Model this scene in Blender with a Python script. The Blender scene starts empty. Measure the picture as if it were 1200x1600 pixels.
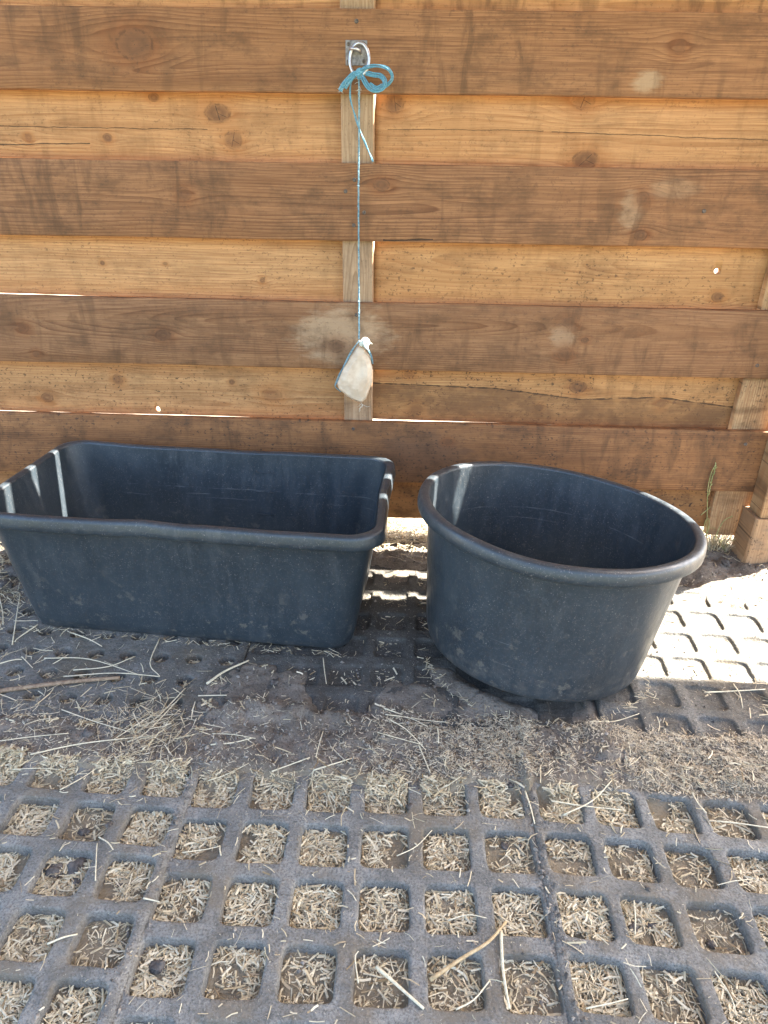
import bpy, bmesh, math, random
import numpy as np
from mathutils import Vector, Matrix, noise as mnoise
random.seed(7); RNG = np.random.default_rng(11)
R = math.radians
S = bpy.context.scene
COL = S.collection

# ------------------------------------------------------------------ camera, sky, sun, exposure
PITCH, YAW, ROLL, FPX, CAMD, CAMH = 0.45431, -0.029742, 0.015694, 1100.0, 2.0, 1.0953
def cam_axes():
    f = Vector((math.sin(YAW)*math.cos(PITCH), math.cos(YAW)*math.cos(PITCH), -math.sin(PITCH)))
    r = Vector((math.cos(YAW), -math.sin(YAW), 0)); u = r.cross(f)
    c, s = math.cos(ROLL), math.sin(ROLL)
    return r*c+u*s, -r*s+u*c, f
AX, AU, AF = cam_axes()
CP = Vector((0, -CAMD, CAMH))
cam = bpy.data.cameras.new("camera"); co = bpy.data.objects.new("camera", cam); COL.objects.link(co)
cam.sensor_fit = 'VERTICAL'; cam.sensor_height = 32.0; cam.lens = 32.0*FPX/1600
cam.clip_start = .05; cam.clip_end = 2000
m = Matrix((AX, AU, -AF)).transposed().to_4x4(); m.translation = CP; co.matrix_world = m
S.camera = co
S.render.resolution_x, S.render.resolution_y = 768, 1024
LIGHT = Vector((-0.92, -0.40, -1.14)).normalized()          # the way the sunlight travels
W = bpy.data.worlds.new("World"); S.world = W; W.use_nodes = True
wn = W.node_tree.nodes; sky = wn.new('ShaderNodeTexSky'); sky.sky_type = 'NISHITA'; sky.sun_disc = False; sky.dust_density = 3.0
sky.sun_elevation = math.asin(-LIGHT.z); sky.sun_rotation = math.atan2(-LIGHT.x, -LIGHT.y)
bg = wn['Background']; bg.inputs[1].default_value = 0.085
W.node_tree.links.new(sky.outputs[0], bg.inputs[0])
sl = bpy.data.lights.new("sun", 'SUN'); sl.energy = 5.0; sl.angle = R(.5); sl.color = (1, .95, .87)
so = bpy.data.objects.new("sun", sl); COL.objects.link(so); so.location = (3, 2, 6)
so.rotation_euler = LIGHT.to_track_quat('-Z', 'Y').to_euler()
S.view_settings.view_transform = 'Standard'; S.view_settings.look = 'None'
S.view_settings.exposure = 3.52; S.view_settings.gamma = 1

# ------------------------------------------------------------------ helpers
def px(x, y, Y=0.0):
    """point where the photo's pixel meets the vertical plane at depth Y"""
    d = AX*((x-600)/FPX) - AU*((y-800)/FPX) + AF
    t = (Y+CAMD)/d.y; return CP+d*t
def pg(x, y, Z=0.0):
    d = AX*((x-600)/FPX) - AU*((y-800)/FPX) + AF
    t = (Z-CAMH)/d.z; return CP+d*t
def vnoise(x, y, seed=0):
    x = np.asarray(x, float); y = np.asarray(y, float)
    xi = np.floor(x).astype(np.int64); yi = np.floor(y).astype(np.int64); fx = x-xi; fy = y-yi
    fx = fx*fx*(3-2*fx); fy = fy*fy*(3-2*fy)
    def h(a, b):
        n = (a*374761393+b*668265263+seed*1274126177) & 0x7fffffff
        n = ((n ^ (n >> 13))*1274126177) & 0x7fffffff
        return ((n ^ (n >> 16)) & 0xffff)/65535.0
    return (h(xi, yi)*(1-fx)+h(xi+1, yi)*fx)*(1-fy)+(h(xi, yi+1)*(1-fx)+h(xi+1, yi+1)*fx)*fy
def fbm(x, y, seed=0, o=4):
    s = 0; a = .5
    for i in range(o): s = s+a*vnoise(x*2**i, y*2**i, seed+i); a *= .5
    return s
def link(name, me, mat=None, parent=None):
    o = bpy.data.objects.new(name, me); COL.objects.link(o)
    if mat is not None and len(me.materials) == 0: me.materials.append(mat)
    if parent: o.parent = parent
    return o
def tag(o, label=None, cat=None, group=None, kind=None):
    if label: o['label'] = label
    if cat: o['category'] = cat
    if group: o['group'] = group
    if kind: o['kind'] = kind
    return o
def empty(name, loc, label, cat, group=None, rot=(0, 0, 0)):
    o = bpy.data.objects.new(name, None); COL.objects.link(o); o.location = loc; o.rotation_euler = rot
    o.empty_display_size = .05
    return tag(o, label, cat, group)
def mesh(name, V, F, smooth=True):
    me = bpy.data.meshes.new(name); me.from_pydata([tuple(v) for v in V], [], [tuple(f) for f in F]); me.update()
    if smooth: me.polygons.foreach_set('use_smooth', [True]*len(me.polygons))
    return me
class MB:
    def __init__(s): s.V = []; s.F = []
    def add(s, V, F):
        n = len(s.V); s.V += [tuple(v) for v in V]; s.F += [tuple(i+n for i in f) for f in F]
    def loft(s, rings, cap0=False, cap1=False, closed=True):
        n = len(rings[0]); V = [p for r in rings for p in r]; F = []
        for i in range(len(rings)-1):
            for j in range(n if closed else n-1):
                k = (j+1) % n; F.append((i*n+j, i*n+k, (i+1)*n+k, (i+1)*n+j))
        if cap0: F.append(tuple(range(n-1, -1, -1)))
        if cap1: F.append(tuple((len(rings)-1)*n+j for j in range(n)))
        s.add(V, F)
    def tube(s, P, r, n=8, cap=True):
        P = [Vector(p) for p in P]; rs = r if isinstance(r, (list, tuple)) else [r]*len(P)
        T = [(P[min(i+1, len(P)-1)]-P[max(i-1, 0)]).normalized() for i in range(len(P))]
        up = Vector((0, 0, 1)) if abs(T[0].z) < .9 else Vector((1, 0, 0))
        a = T[0].cross(up).normalized(); rings = []
        for p, t, q in zip(P, T, rs):
            a = (a-t*a.dot(t)).normalized(); b = t.cross(a)
            rings.append([p+(a*math.cos(2*math.pi*k/n)+b*math.sin(2*math.pi*k/n))*q for k in range(n)])
        s.loft(rings, cap, cap)
    def box(s, c, d, bev=.0):
        bm = bmesh.new(); bmesh.ops.create_cube(bm, size=1)
        for v in bm.verts: v.co = Vector((v.co.x*d[0], v.co.y*d[1], v.co.z*d[2]))+Vector(c)
        if bev: bmesh.ops.bevel(bm, geom=bm.edges[:], offset=bev, segments=2, affect='EDGES', profile=.6)
        bm.verts.ensure_lookup_table(); s.add([v.co for v in bm.verts], [[v.index for v in f.verts] for f in bm.faces]); bm.free()
    def build(s, name, mat, parent=None, smooth=True, off=None):
        V = s.V
        if off is not None: V = [(a[0]-off[0], a[1]-off[1], a[2]-off[2]) for a in V]
        return link(name, mesh(name, V, s.F, smooth), mat, parent)
def spline(P, n=8):
    P = [Vector(p) for p in P]; Q = [P[0]*2-P[1]]+P+[P[-1]*2-P[-2]]; out = []
    for i in range(1, len(Q)-2):
        for k in range(n):
            t = k/n; a, b, c, d = Q[i-1], Q[i], Q[i+1], Q[i+2]
            out.append(.5*((2*b)+(c-a)*t+(2*a-5*b+4*c-d)*t*t+(3*b-a-3*c+d)*t**3))
    out.append(P[-1]); return out

# ------------------------------------------------------------------ node helpers
class NT:
    def __init__(s, name):
        s.m = bpy.data.materials.new(name); s.m.use_nodes = True; s.t = s.m.node_tree
        s.b = s.t.nodes['Principled BSDF']; s.tc = None
    def l(s, v, sock):
        if hasattr(v, 'is_output'): s.t.links.new(v, sock)
        else:
            if hasattr(sock.default_value, '__len__') and not hasattr(v, '__len__'): v = (v,)*len(sock.default_value)
            if hasattr(v, '__len__') and len(sock.default_value) == 4 and len(v) == 3: v = tuple(v)+(1,)
            sock.default_value = v
    def M(s, op, a, b=None, c=None, clamp=False):
        n = s.t.nodes.new('ShaderNodeMath'); n.operation = op; n.use_clamp = clamp
        s.l(a, n.inputs[0])
        if b is not None: s.l(b, n.inputs[1])
        if c is not None: s.l(c, n.inputs[2])
        return n.outputs[0]
    def obj(s):
        if not s.tc:
            n = s.t.nodes.new('ShaderNodeTexCoord'); p = s.t.nodes.new('ShaderNodeSeparateXYZ'); s.t.links.new(n.outputs['Object'], p.inputs[0])
            s.tc = (n.outputs['Object'], p.outputs[0], p.outputs[1], p.outputs[2])
        return s.tc
    def vec(s, x, y, z):
        n = s.t.nodes.new('ShaderNodeCombineXYZ'); s.l(x, n.inputs[0]); s.l(y, n.inputs[1]); s.l(z, n.inputs[2]); return n.outputs[0]
    def scale(s, v, sc, off=(0, 0, 0)):
        n = s.t.nodes.new('ShaderNodeMapping'); s.l(v, n.inputs['Vector']); n.inputs['Scale'].default_value = sc; n.inputs['Location'].default_value = off; return n.outputs[0]
    def noise(s, v, sc=1, det=4, rough=.55, dist=0):
        n = s.t.nodes.new('ShaderNodeTexNoise'); s.l(v, n.inputs['Vector']); n.inputs['Scale'].default_value = sc
        n.inputs['Detail'].default_value = det; n.inputs['Roughness'].default_value = rough; n.inputs['Distortion'].default_value = dist
        return n.outputs[0]
    def voro(s, v, sc=1, feat='F1', out=0):
        n = s.t.nodes.new('ShaderNodeTexVoronoi'); s.l(v, n.inputs['Vector']); n.inputs['Scale'].default_value = sc; n.feature = feat; return n.outputs[out]
    def rng(s, v, a, b, c=0., d=1., smooth=True):
        n = s.t.nodes.new('ShaderNodeMapRange'); n.interpolation_type = 'SMOOTHSTEP' if smooth else 'LINEAR'
        s.l(v, n.inputs[0]); s.l(a, n.inputs[1]); s.l(b, n.inputs[2]); s.l(c, n.inputs[3]); s.l(d, n.inputs[4]); return n.outputs[0]
    def mix(s, f, a, b, mode='MIX'):
        n = s.t.nodes.new('ShaderNodeMix'); n.data_type = 'RGBA'; n.blend_type = mode; n.clamp_factor = True
        s.l(f, n.inputs[0]); s.l(a, n.inputs[6]); s.l(b, n.inputs[7]); return n.outputs[2]
    def bump(s, h, st, d, nrm=None):
        n = s.t.nodes.new('ShaderNodeBump'); n.inputs['Strength'].default_value = st; n.inputs['Distance'].default_value = d
        s.l(h, n.inputs['Height'])
        if nrm: s.l(nrm, n.inputs['Normal'])
        return n.outputs[0]
    def fin(s, col, rough, bump=None, spec=None, metal=None):
        s.l(col, s.b.inputs['Base Color']); s.l(rough, s.b.inputs['Roughness'])
        if bump: s.l(bump, s.b.inputs['Normal'])
        if spec is not None: s.l(spec, s.b.inputs['Specular IOR Level'])
        if metal is not None: s.l(metal, s.b.inputs['Metallic'])
        return s.m

# ------------------------------------------------------------------ wood
def wood(name, base, dark, knots=(), zc=0., depth=.03, freq=125., seed=1, dirt=.5, dirtcol=(.085, .042, .02), streak=.4, specks=.3,
         patches=(), cracks=(), wavy=None, vertical=False, ringamt=.85, fade=None):
    n = NT(name); _, x, y, z = n.obj()
    if vertical: x, z = z, x
    # end-grain safe: use y a little so that edges vary
    vx = n.M('MULTIPLY', x, 1.0)
    base_v = n.vec(x, z, n.M('ADD', y, seed*3.7))
    w1 = n.noise(n.scale(base_v, (1.1, 5, 1), (seed*1.3, 0, 0)), 1, 2, .5)
    w2 = n.noise(n.scale(base_v, (7, 28, 1), (seed*2.1, 0, 0)), 1, 2, .5)
    F = n.M('ADD', z, n.M('MULTIPLY', n.M('SUBTRACT', w1, .5), .045))
    F = n.M('ADD', F, n.M('MULTIPLY', n.M('SUBTRACT', w2, .5), .008))
    kn = n.noise(n.scale(base_v, (55, 55, 1), (seed, 0, 0)), 1, 3, .6)
    kmask = None; kring = None; khalo = None
    tone = None
    for ki, (kx, kz, kr) in enumerate(knots):
        asp = .8+.5*((ki*7+seed*3) % 5)/4
        dx = n.M('DIVIDE', n.M('SUBTRACT', x, kx), kr*asp); dz = n.M('DIVIDE', n.M('SUBTRACT', z, kz), kr)
        a = n.M('MULTIPLY', dx, dx); b = n.M('MULTIPLY', dz, dz)
        g = n.M('EXPONENT', n.M('MULTIPLY', n.M('ADD', n.M('MULTIPLY', a, .075), n.M('MULTIPLY', b, .34)), -1))
        F = n.M('SUBTRACT', F, n.M('MULTIPLY', n.M('MULTIPLY', dz, g), kr*1.05))
        F = n.M('ADD', F, n.M('MULTIPLY', g, kr*.35*(1 if seed % 2 else -1)))
        d = n.M('SQRT', n.M('ADD', n.M('MULTIPLY', a, .8), n.M('MULTIPLY', b, 1.15)))
        jd = n.M('ADD', d, n.M('MULTIPLY', n.M('SUBTRACT', kn, .5), .55))
        st_ = (.45, .8, .6, .95)[(ki*3+seed) % 4]
        mk = n.rng(jd, .7, 1.1, st_, 0); rg = n.rng(n.M('ABSOLUTE', n.M('SUBTRACT', jd, .97)), .0, .2, st_, 0); hl = n.rng(jd, .8, 2.6, 1, 0)
        ca = n.M('ABSOLUTE', n.M('SUBTRACT', dx, n.M('MULTIPLY', dz, .3+.5*(ki % 3)-.5)))
        cb = n.M('ABSOLUTE', n.M('ADD', dz, n.M('MULTIPLY', dx, .5)))
        cm = n.M('MULTIPLY', n.M('MAXIMUM', n.M('LESS_THAN', ca, n.M('MULTIPLY', kn, .07)), n.M('MULTIPLY', n.M('LESS_THAN', cb, n.M('MULTIPLY', kn, .06)), n.M('GREATER_THAN', dx, 0))), n.M('LESS_THAN', jd, .8 if kr > .022 and kr < .03 else .0))
        tone = cm if tone is None else n.M('MAXIMUM', tone, cm)
        rr = n.M('MULTIPLY', mk, n.M('PINGPONG', n.M('MULTIPLY', jd, 2.3), 1))
        if kmask is None: kmask, kring, khalo, krr = mk, rg, hl, rr
        else:
            kmask = n.M('MAXIMUM', kmask, mk); kring = n.M('MAXIMUM', kring, rg); khalo = n.M('MAXIMUM', khalo, hl); krr = n.M('MAXIMUM', krr, rr)
    u = n.M('SUBTRACT', F, zc)
    dn = n.noise(n.scale(base_v, (.7, .3, 1), (seed*5.1, 0, 0)), 1, 2, .5)
    dep = n.M('MULTIPLY', n.rng(dn, .3, .7, 0, 1), depth*2.2)
    rad = n.M('SQRT', n.M('ADD', n.M('MULTIPLY', u, u), n.M('ADD', n.M('MULTIPLY', dep, dep), 1e-5)))
    fr = n.noise(n.scale(base_v, (2, 40, 1)), 1, 2, .5)
    ph = n.M('FRACT', n.M('ADD', n.M('MULTIPLY', rad, freq), n.M('MULTIPLY', fr, .9)))
    line = n.M('MULTIPLY', n.M('POWER', ph, 2.2), n.rng(ph, .90, 1.0, 1, .0))
    lamt = n.rng(n.noise(n.scale(base_v, (1.5, 22, 1), (seed, 3, 0)), 1, 3, .5), .32, .68, .2, 1.25)
    line = n.M('MULTIPLY', line, lamt)
    fib = n.noise(n.scale(base_v, (9, 420, 30)), 1, 3, .6)
    fib2 = n.noise(n.scale(base_v, (3.5, 90, 10)), 1, 3, .6)
    col = n.mix(n.rng(fib2, .3, .7), base, tuple(c*.82 for c in base))
    if khalo is not None: line = n.M('MULTIPLY', line, n.M('ADD', 1, n.M('MULTIPLY', khalo, 1.0)))
    col = n.mix(n.M('MULTIPLY', line, ringamt), col, dark)
    col = n.mix(n.rng(fib, .38, .72, 0, .60), col, dark)
    col = n.mix(n.rng(n.noise(n.scale(base_v, (1.2, 34, 4), (seed*3, 2, 0)), 1, 4, .6), .45, .75, 0, .45), col, dark)
    # tone varies along the plank
    tn = n.noise(n.scale(base_v, (1.6, 4, 1), (seed*.7, 9, 0)), 1, 3, .5)
    col = n.mix(n.rng(tn, .3, .7, 0, .35), col, (base[0]*.72, base[1]*.62, base[2]*.5))
    for (qx, qz, sx, sz, c, amt) in patches:
        a = n.M('DIVIDE', n.M('SUBTRACT', x, qx), sx); b = n.M('DIVIDE', n.M('SUBTRACT', z, qz), sz)
        d = n.M('SQRT', n.M('ADD', n.M('MULTIPLY', a, a), n.M('MULTIPLY', b, b)))
        d = n.M('ADD', d, n.M('MULTIPLY', n.M('SUBTRACT', n.noise(n.scale(base_v, (18, 60, 1)), 1, 6, .7), .5), 1.6))
        col = n.mix(n.rng(d, .5, 1.2, amt, 0), col, c)
    if kmask is not None:
        col = n.mix(n.M('MULTIPLY', khalo, .45), col, (base[0]*.62, base[1]*.45, base[2]*.32))
        col = n.mix(n.M('MULTIPLY', kmask, .60), col, (.15, .075, .038))
        col = n.mix(n.M('MULTIPLY', krr, .45), col, (.07, .035, .02))
        col = n.mix(n.M('MULTIPLY', kring, n.rng(kn, .42, .6, .05, .65)), col, (.05, .026, .015))
        col = n.mix(n.M('MULTIPLY', tone, .7), col, (.03, .018, .012))
    # weather stains: vertical streaks, blotches, specks
    st = n.noise(n.scale(base_v, (22, 5, 1), (seed, 0, 0)), 1, 5, .6, .6)
    st2 = n.noise(n.scale(base_v, (2.2, 3, 1), (seed*.9, 4, 0)), 1, 2, .5)
    col = n.mix(n.M('MULTIPLY', n.rng(st, .47, .68), n.rng(st2, .3, .6, .15*streak, streak*1.5)), col, dirtcol)
    bl = n.noise(n.scale(base_v, (9, 14, 1), (seed*2, 1, 0)), 1, 7, .68)
    col = n.mix(n.rng(bl, .45, .70, 0, dirt*1.2), col, dirtcol)
    sp = n.noise(n.scale(base_v, (95, 120, 1), (seed*2, 1, 0)), 1, 3, .7)
    spm = n.noise(n.scale(base_v, (6, 9, 1), (seed*4, 1, 0)), 1, 3, .6)
    col = n.mix(n.M('MULTIPLY', n.rng(sp, .57, .65), n.rng(spm, .35, .60, .25*specks, specks)), col, (.05, .03, .02))
    h = n.M('SUBTRACT', n.M('MULTIPLY', fib, .5), n.M('MULTIPLY', line, .4))
    crk = None
    for (x0, z0, x1, z1, wd) in cracks:
        t = n.M('DIVIDE', n.M('SUBTRACT', x, x0), x1-x0)
        zz = n.M('ADD', n.M('MULTIPLY', t, z1-z0), z0)
        zz = n.M('ADD', zz, n.M('MULTIPLY', n.M('SUBTRACT', n.noise(n.vec(n.M('MULTIPLY', x, 14), seed, z0*9), 1, 4, .6), .5), .010))
        d = n.M('ABSOLUTE', n.M('SUBTRACT', z, zz))
        taper = n.M('MULTIPLY', n.rng(t, 0, .15, 0, 1), n.rng(t, .8, 1, 1, 0))
        wv = n.M('MULTIPLY', n.noise(n.vec(n.M('MULTIPLY', x, 30), seed+4, 0), 1, 2), wd*2)
        mk = n.M('MULTIPLY', n.M('LESS_THAN', d, wv), n.M('GREATER_THAN', taper, .1))
        crk = mk if crk is None else n.M('MAXIMUM', crk, mk)
    if wavy:
        # long split with the muddy half under it: (points x,z) blended piecewise
        zz = None
        for (x0, z0), (x1, z1) in zip(wavy[:-1], wavy[1:]):
            seg = n.rng(x, x0, x1, z0, z1, False) if zz is None else n.rng(x, x0, x1, 0, z1-z0, False)
            zz = seg if zz is None else n.M('ADD', zz, seg)
        zz = n.M('ADD', zz, n.M('MULTIPLY', n.M('SUBTRACT', n.noise(n.vec(n.M('MULTIPLY', x, 18), seed, 1), 1, 4, .6), .5), .008))
        d = n.M('SUBTRACT', z, zz)
        below = n.rng(d, -.002, .001, 1, 0)
        col = n.mix(n.M('MULTIPLY', below, n.rng(bl, .3, .6, .25, .75)), col, (.16, .08, .035))
        mk = n.M('LESS_THAN', n.M('ABSOLUTE', d), n.M('MULTIPLY', n.rng(n.noise(n.vec(n.M('MULTIPLY', x, 25), 2, 0), 1, 2), .3, .7), .0034))
        crk = mk if crk is None else n.M('MAXIMUM', crk, mk)
    if crk is not None:
        col = n.mix(n.M('MULTIPLY', crk, .82), col, (.03, .018, .011)); h = n.M('SUBTRACT', h, crk)
    return n.fin(col, .72, n.bump(h, .35, .0015), .3)

# ------------------------------------------------------------------ plastic, rubber, dirt, straw, metal...
def plastic(name, wear=1.0, seed=0, inside=False):
    n = NT(name); v, x, y, z = n.obj()
    big = n.noise(n.scale(v, (4, 4, 4), (seed, 0, 0)), 1, 4, .6, .3)
    col = n.mix(n.rng(big, .3, .7), (.021, .029, .035), (.035, .046, .054))
    smear = n.noise(n.scale(v, (30, 30, 8), (seed+3, 0, 0)), 1, 8, .75, .3)
    sm2 = n.noise(n.scale(v, (3, 3, 4), (seed+6, 0, 0)), 1, 3, .6)
    col = n.mix(n.M('MULTIPLY', n.rng(smear, .45, .75), n.rng(sm2, .35, .65, .0, .30*wear)), col, (.13, .13, .13))
    gr_ = n.noise(n.scale(v, (120, 120, 120), (seed+4, 0, 0)), 1, 4, .75)
    col = n.mix(n.rng(gr_, .5, .72, 0, .28*wear), col, (.12, .12, .12))
    lowd = n.rng(z, .0, .12 if wear > 1.1 else .03, .4, 0)
    dn = n.noise(n.scale(v, (40, 40, 40)), 1, 5, .7)
    col = n.mix(n.M('MULTIPLY', lowd, n.rng(dn, .40, .68)), col, (.16, .14, .12))
    sp = n.noise(n.scale(v, (330, 330, 330)), 1, 2, .5); spm = n.noise(n.scale(v, (9, 9, 9), (seed+8, 0, 0)), 1, 3, .6)
    col = n.mix(n.M('MULTIPLY', n.rng(sp, .63, .72), n.rng(spm, .3, .6, .15, .7*wear)), col, (.22, .20, .18))
    # dried water lines inside, drip marks outside
    inn = n.M('GREATER_THAN', y, .02) if wear < 1.1 else n.M('GREATER_THAN', y, .1)
    for z0, a_, sd in ((.235, .32, 1), (.205, .22, 2)):
        wob = n.M('MULTIPLY', n.noise(n.vec(n.M('MULTIPLY', x, 7), sd, 0), 1, 3), .014)
        ln = n.rng(n.M('ABSOLUTE', n.M('SUBTRACT', n.M('SUBTRACT', z, z0), wob)), 0, .0022, 1, 0)
        msk = n.rng(n.noise(n.vec(n.M('MULTIPLY', x, 9), sd*3, n.M('MULTIPLY', z, 60)), 1, 5, .7), .48, .62)
        col = n.mix(n.M('MULTIPLY', n.M('MULTIPLY', ln, inn), n.M('MULTIPLY', msk, a_)), col, (.30, .31, .30))
    drip = n.noise(n.scale(v, (55, 55, 3.5), (seed+11, 0, 0)), 1, 4, .6)
    col = n.mix(n.M('MULTIPLY', n.rng(drip, .52, .7), n.rng(sm2, .45, .65, 0, .18*wear)), col, (.15, .15, .145))
    spl = n.noise(n.scale(v, (26, 26, 26), (seed+15, 0, 0)), 1, 6, .7)
    col = n.mix(n.M('MULTIPLY', n.rng(spl, .58, .64), n.rng(z, .05, .22, .55, .06)), col, (.17, .15, .12))
    # scratches
    sc = n.noise(n.scale(v, (2, 2, 420), (seed+1, 0, 0)), 1, 2, .5, .3)
    scm = n.noise(n.scale(v, (6, 6, 10), (seed+5, 0, 0)), 1, 3, .6)
    s1 = n.M('MULTIPLY', n.rng(sc, .69, .72), n.rng(scm, .57, .66))
    col = n.mix(n.M('MULTIPLY', s1, .55), col, (.26, .26, .25))
    rough = n.rng(smear, .35, .7, .30, .52)
    fine = n.noise(n.scale(v, (900, 900, 900)), 1, 2, .6)
    mid = n.noise(n.scale(v, (22, 22, 22), (seed, 2, 0)), 1, 4, .6)
    b = n.bump(n.M('ADD', n.M('MULTIPLY', fine, .16), mid), .28, .0035)
    return n.fin(col, rough, b, .6)
def rubber():
    n = NT('dusty_rubber'); 
    g = n.t.nodes.new('ShaderNodeNewGeometry'); v = g.outputs['Position']
    sep = n.t.nodes.new('ShaderNodeSeparateXYZ'); n.t.links.new(v, sep.inputs[0]); x, y = sep.outputs[0], sep.outputs[1]
    a = n.noise(n.scale(v, (14, 14, 14)), 1, 6, .65)
    col = n.mix(n.rng(a, .35, .68), (.185, .175, .154), (.32, .302, .265))
    f = n.noise(n.scale(v, (260, 260, 260)), 1, 4, .7)
    col = n.mix(n.rng(f, .42, .66, 0, .7), col, (.088, .086, .075))
    br = n.noise(n.scale(v, (7, 7, 7), (4, 3, 1)), 1, 5, .65)
    col = n.mix(n.rng(br, .45, .68, 0, .75), col, (.20, .16, .11))
    back = n.M('MULTIPLY', n.rng(y, -1.02, -.75, 0, .85), n.M('MULTIPLY', n.rng(br, .3, .6, .7, 1), n.M('MULTIPLY', n.rng(x, -.55, -.25, .45, 1), n.rng(x, .35, .6, 1, .55))))
    col = n.mix(back, col, (.062, .057, .050))              # some mud, plus the shade near the tubs painted into the colour
    sp = n.noise(n.scale(v, (420, 420, 420), (2, 2, 2)), 1, 2, .5)
    col = n.mix(n.rng(sp, .66, .70, 0, .7), col, (.42, .38, .30))
    h = n.M('ADD', n.M('MULTIPLY', n.noise(n.scale(v, (130, 130, 130)), 1, 5, .7), 1.0), n.M('MULTIPLY', n.noise(n.scale(v, (35, 35, 35)), 1, 4, .6), 1.4))
    return n.fin(col, .95, n.bump(h, .9, .005), .08)
def soil():
    n = NT('soil'); v, x, y, z = n.obj()
    a = n.noise(n.scale(v, (9, 9, 9)), 1, 7, .7)
    col = n.mix(n.rng(a, .35, .68), (.15, .125, .10), (.27, .23, .185))
    f = n.noise(n.scale(v, (160, 160, 160)), 1, 5, .75)
    col = n.mix(n.rng(f, .45, .7, 0, .8), col, (.24, .205, .155))
    f2 = n.noise(n.scale(v, (230, 230, 230), (5, 5, 5)), 1, 3, .7)
    col = n.mix(n.rng(f2, .5, .7, 0, .7), col, (.04, .033, .028))
    far = n.rng(y, .25, .8, 0, 1)
    far = n.M('MAXIMUM', far, n.rng(x, 1.3, 2.0, 0, 1))
    col = n.mix(n.M('MULTIPLY', far, .9), col, (.40, .34, .26))
    yard = n.rng(y, -2.4, -3.0, 0, 1)
    col = n.mix(yard, col, (.15, .155, .08))  # unseen ground behind the camera, darkened to cut its bounce light
    col = n.mix(n.rng(y, -.94, -.99, 0, n.M('SUBTRACT', .55, n.M('MULTIPLY', yard, .55))), col, (.33, .27, .17))
    h = n.M('ADD', n.noise(n.scale(v, (110, 110, 110)), 1, 6, .75), n.noise(n.scale(v, (40, 40, 40)), 1, 4, .6))
    return n.fin(col, .95, n.bump(h, .8, .006), .15)
def straw_mat(name, a, b, c):
    n = NT(name); g = n.t.nodes.new('ShaderNodeNewGeometry'); r = g.outputs['Random Per Island']
    col = n.mix(n.rng(r, 0, .6, 0, 1, False), a, b); col = n.mix(n.rng(r, .72, 1, 0, 1, False), col, c)
    f = n.noise(n.scale(g.outputs['Position'], (200, 200, 200)), 1, 2)
    col = n.mix(n.rng(f, .4, .7, 0, .3), col, c)
    return n.fin(col, .6, None, .35)
def simple(name, c1, c2, rough=.6, sc=60, metal=0., bumpd=.001, spec=.4):
    n = NT(name); v = n.obj()[0]; a = n.noise(n.scale(v, (sc,)*3), 1, 5, .65)
    return n.fin(n.mix(n.rng(a, .35, .65), c1, c2), rough, n.bump(a, .4, bumpd), spec, metal)

M_RUB = rubber(); M_SOIL = soil()
M_STRAW = straw_mat('straw', (.52, .41, .24), (.74, .64, .44), (.25, .17, .085))
M_CHAFF = straw_mat('chaff', (.46, .37, .24), (.62, .53, .38), (.19, .14, .085))
M_CRUMB = straw_mat('soil_crumb', (.12, .10, .08), (.30, .26, .21), (.05, .042, .036))
M_TAN = simple('tan_stalk', (.40, .27, .13), (.58, .43, .24), .6, 90)
M_TWIG = simple('twig_bark', (.20, .13, .08), (.34, .24, .15), .7, 120)
M_CLOD = simple('dry_clod', (.075, .066, .058), (.16, .14, .12), .95, 90, bumpd=.004, spec=.1)
M_STEEL = simple('galvanised_steel', (.42, .42, .44), (.66, .66, .68), .34, 80, .9)
M_PLATE = simple('dull_zinc_plate', (.12, .105, .10), (.26, .24, .23), .5, 90, .5)
M_SCREW = simple('screw_steel', (.05, .04, .035), (.16, .12, .09), .6, 200, .0)
M_BLUE = simple('blue_twine_fibre', (.07, .23, .33), (.16, .37, .48), .65, 300)
M_CORD = simple('faded_twine_fibre', (.07, .20, .28), (.30, .42, .45), .7, 140)
M_FRAY = simple('pale_frayed_fibre', (.50, .56, .50), (.70, .72, .64), .8, 200)
M_BLOCK = simple('worn_salt_block', (.56, .43, .31), (.70, .58, .45), .6, 22, bumpd=.004)
M_GRASS = simple('green_grass_blade', (.20, .22, .07), (.36, .36, .15), .6, 60)
M_FOOT = wood('post_foot_wood', (.46, .30, .17), (.24, .14, .07), vertical=True, seed=31, dirt=.55, streak=.5, specks=.7, zc=1.1, dirtcol=(.15, .11, .075))

# ------------------------------------------------------------------ the setting: ground
MATS = [ # origin hole centre, u, v, i range, j range, type, hole half size, lift, label
 ((-.3468, -1.353), (.1117, -.0001), (-.0015, .1139), (0, 5), (-2, 3), 'open', .0430, .000, 'grey rubber grid mat at the front centre, straight rows of straw-filled square holes'),
 ((-.4532, -1.4242), (.1121, -.0040), (-.0006, .1072), (-5, 0), (-1, 4), 'open', .0425, .003, 'grey rubber grid mat at the front left corner of the floor, rows slightly askew'),
 ((.3168, -1.3496), (.1055, -.0072), (.0007, .1114), (0, 5), (-2, 3), 'open', .0418, .002, 'grey rubber grid mat at the front right, rows turned a little from the middle mat'),
 ((.505, -.785), (.1026, -.0069), (.0046, .1073), (0, 5), (0, 6), 'recess', .0400, .001, 'rubber grid mat with shallow square recesses, partly in the sun right of the round tub'),
 ((-.1270, -.6520), (.1023, .0030), (.0023, .1120), (-2, 5), (-1, 5), 'recess', .0385, -.001, 'dark muddy rubber mat with shallow square recesses between and in front of the two tubs'),
 ((-.9986, -.6809), (.0824, -.0026), (-.0002, .0801), (-4, 7), (-2, 6), 'round', .0195, .002, 'grey rubber mat with small round holes at the left of the rectangular tub'),
]
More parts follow.
